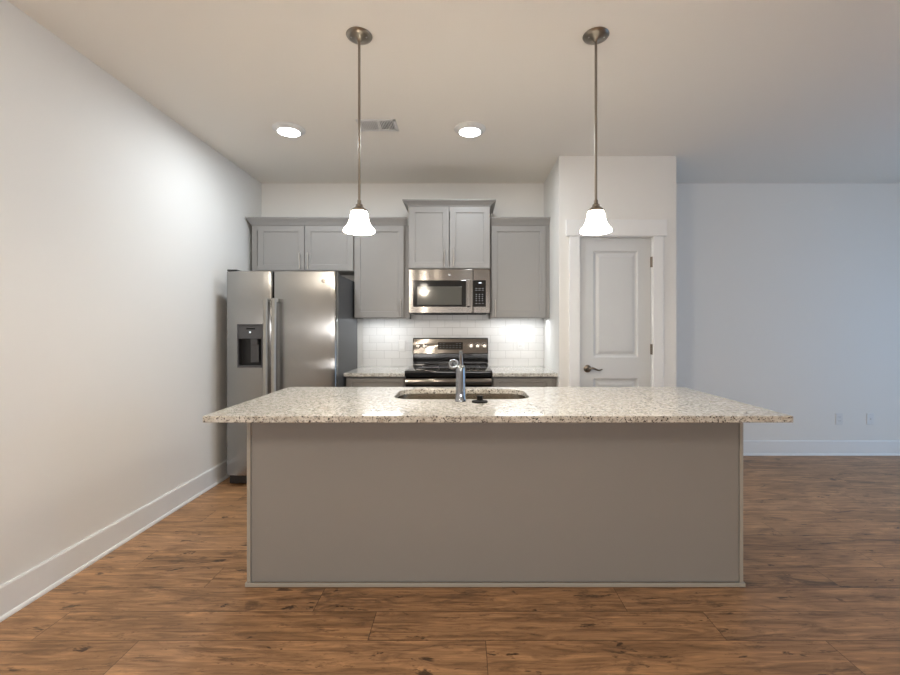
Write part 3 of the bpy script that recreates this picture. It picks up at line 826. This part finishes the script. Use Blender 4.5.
downlight(-1.300, 3.286, 'round lit ceiling light nearest the left wall', CEIL_LAMP_W, CEIL_LAMP_COL, M['lens_glow'], 'round lights in the kitchen ceiling')
downlight(.052, 3.286, 'round lit ceiling light in front of the microwave cabinets', CEIL_LAMP_W, CEIL_LAMP_COL, M['lens_glow'], 'round lights in the kitchen ceiling')
for x, y, lb in (                 (-.6, -1.9, 'round ceiling light near the rear wall, left'), (2.9, -1.6, 'round ceiling light near the rear wall, right')):  # unseen downlights added behind the camera as warm fill
    downlight(x, y, lb, FILL_W, FILL_COL, M['lens_warm'], 'round lights in the living area ceiling')

# unseen dome lamp added behind the camera to brighten the ceiling
t = thing('dome_ceiling_light', 'lit glass dome lamp on a short stem above the living area', 'ceiling light', (-1.1, -.3, CEIL))
bm = B(); lathe(bm, [(0, CEIL), (.07, CEIL), (.07, CEIL-.02), (.015, CEIL-.03), (.015, 2.45), (.16, 2.43), (.17, 2.40), (.155, 2.40)], (-1.1, -.3, 0), 36); obj('fitting', bm, M['bronze_nickel'], t, smooth=True)
bm = B(); lathe(bm, [(.155, 2.41), (.15, 2.37), (.12, 2.33), (.06, 2.305), (0, 2.30)], (-1.1, -.3, 0), 36); obj('glass_dome', bm, M['dome_glow'], t, smooth=True)
l = bpy.data.lights.new('dome_lamp', 'POINT'); l.energy = 30; l.color = (1, .90, .77); l.shadow_soft_size = .12
lo = bpy.data.objects.new('dome_lamp', l); lo.location = (-1.1, -.3, 2.14); COL.objects.link(lo)

# ceiling register
vt = thing('air_vent', 'white rectangular ceiling air vent between pendant rod and round light', 'vent', (-.615, 3.22, CEIL))
vx0, vx1, vy0, vy1 = -.765, -.482, 3.13, 3.31
bm = B()
for a, b, c_, d_ in ((vx0, vx1, vy0, vy0+.022), (vx0, vx1, vy1-.022, vy1), (vx0, vx0+.02, vy0, vy1), (vx1-.02, vx1, vy0, vy1), (-.622, -.608, vy0, vy1)):
    box(bm, a, b, c_, d_, CEIL-.007, CEIL, .001)
obj('frame', bm, M['plastic_white'], vt)
bm = B(); box(bm, vx0+.02, vx1-.02, vy0+.02, vy1-.02, CEIL-.0012, CEIL-.0004); obj('duct_opening', bm, M['duct_gray'], vt)
for a, b, s in ((vx0+.02, -.622, 1), (-.608, vx1-.02, -1)):
    n = 9
    for k in range(n):
        x = a+(b-a)*(k+.5)/n
        bm = B(); box(bm, -.0007, .0007, vy0+.02, vy1-.02, -.0055, .0055)
        bmesh.ops.rotate(bm, verts=bm.verts, matrix=Matrix.Rotation(s*.95, 3, 'Y')); bmesh.ops.translate(bm, verts=bm.verts, vec=(x, 0, CEIL-.0052))
        obj('slat', bm, M['plastic_white'], vt)

# ------------------------------------------------------------------ outlets
def plate(name, x, z, y, label, cat, group=None, kind='outlet'):
    t = thing(name, label, cat, (x, y, z), group)
    bm = B(); box(bm, x-.036, x+.036, y-.006, y, z-.059, z+.059, .003); obj('cover_plate', bm, M['plastic_white'], t)
    if kind == 'outlet':
        for s in (-1, 1):
            bm = B(); zz = z+s*.020
            box(bm, x-.017, x+.017, y-.0085, y-.0055, zz-.014, zz+.014, .003); o = obj('socket', bm, M['plastic_white'], t)
            bm = B(); box(bm, x-.008, x-.006, y-.0089, y-.0083, zz-.003, zz+.006); box(bm, x+.006, x+.008, y-.0089, y-.0083, zz-.003, zz+.006); obj('slots', bm, M['dark_gap'], o)
    elif kind == 'switch':
        bm = B(); prism_x(bm, [(y-.0055, z-.034), (y-.012, z-.033), (y-.008, z), (y-.0065, z+.034), (y-.0055, z+.034)], x-.017, x+.017); obj('rocker', bm, M['plastic_white'], t)
    else:
        bm = B(); lathe(bm, [(0, 0), (.006, 0), (.006, .006), (.003, .009), (0, .009)], (x, y-.0055, z), 16, 'Y'); obj('jack', bm, M['nickel'], t)
YT = YB-.008
plate('light_switch', -.625, 1.122, YT, 'white switch plate on the tiles left of the range', 'switch', kind='switch')
plate('wall_outlet', .590, 1.140, YT, 'white outlet plate on the tiles right of the range', 'outlet')
plate('wall_outlet', 3.862, .372, YB, 'white outlet low on the bluish wall, nearer the island', 'outlet')
plate('cable_jack', 4.180, .372, YB, 'white plate with one small round jack, low on the bluish wall', 'wall jack', kind='jack')
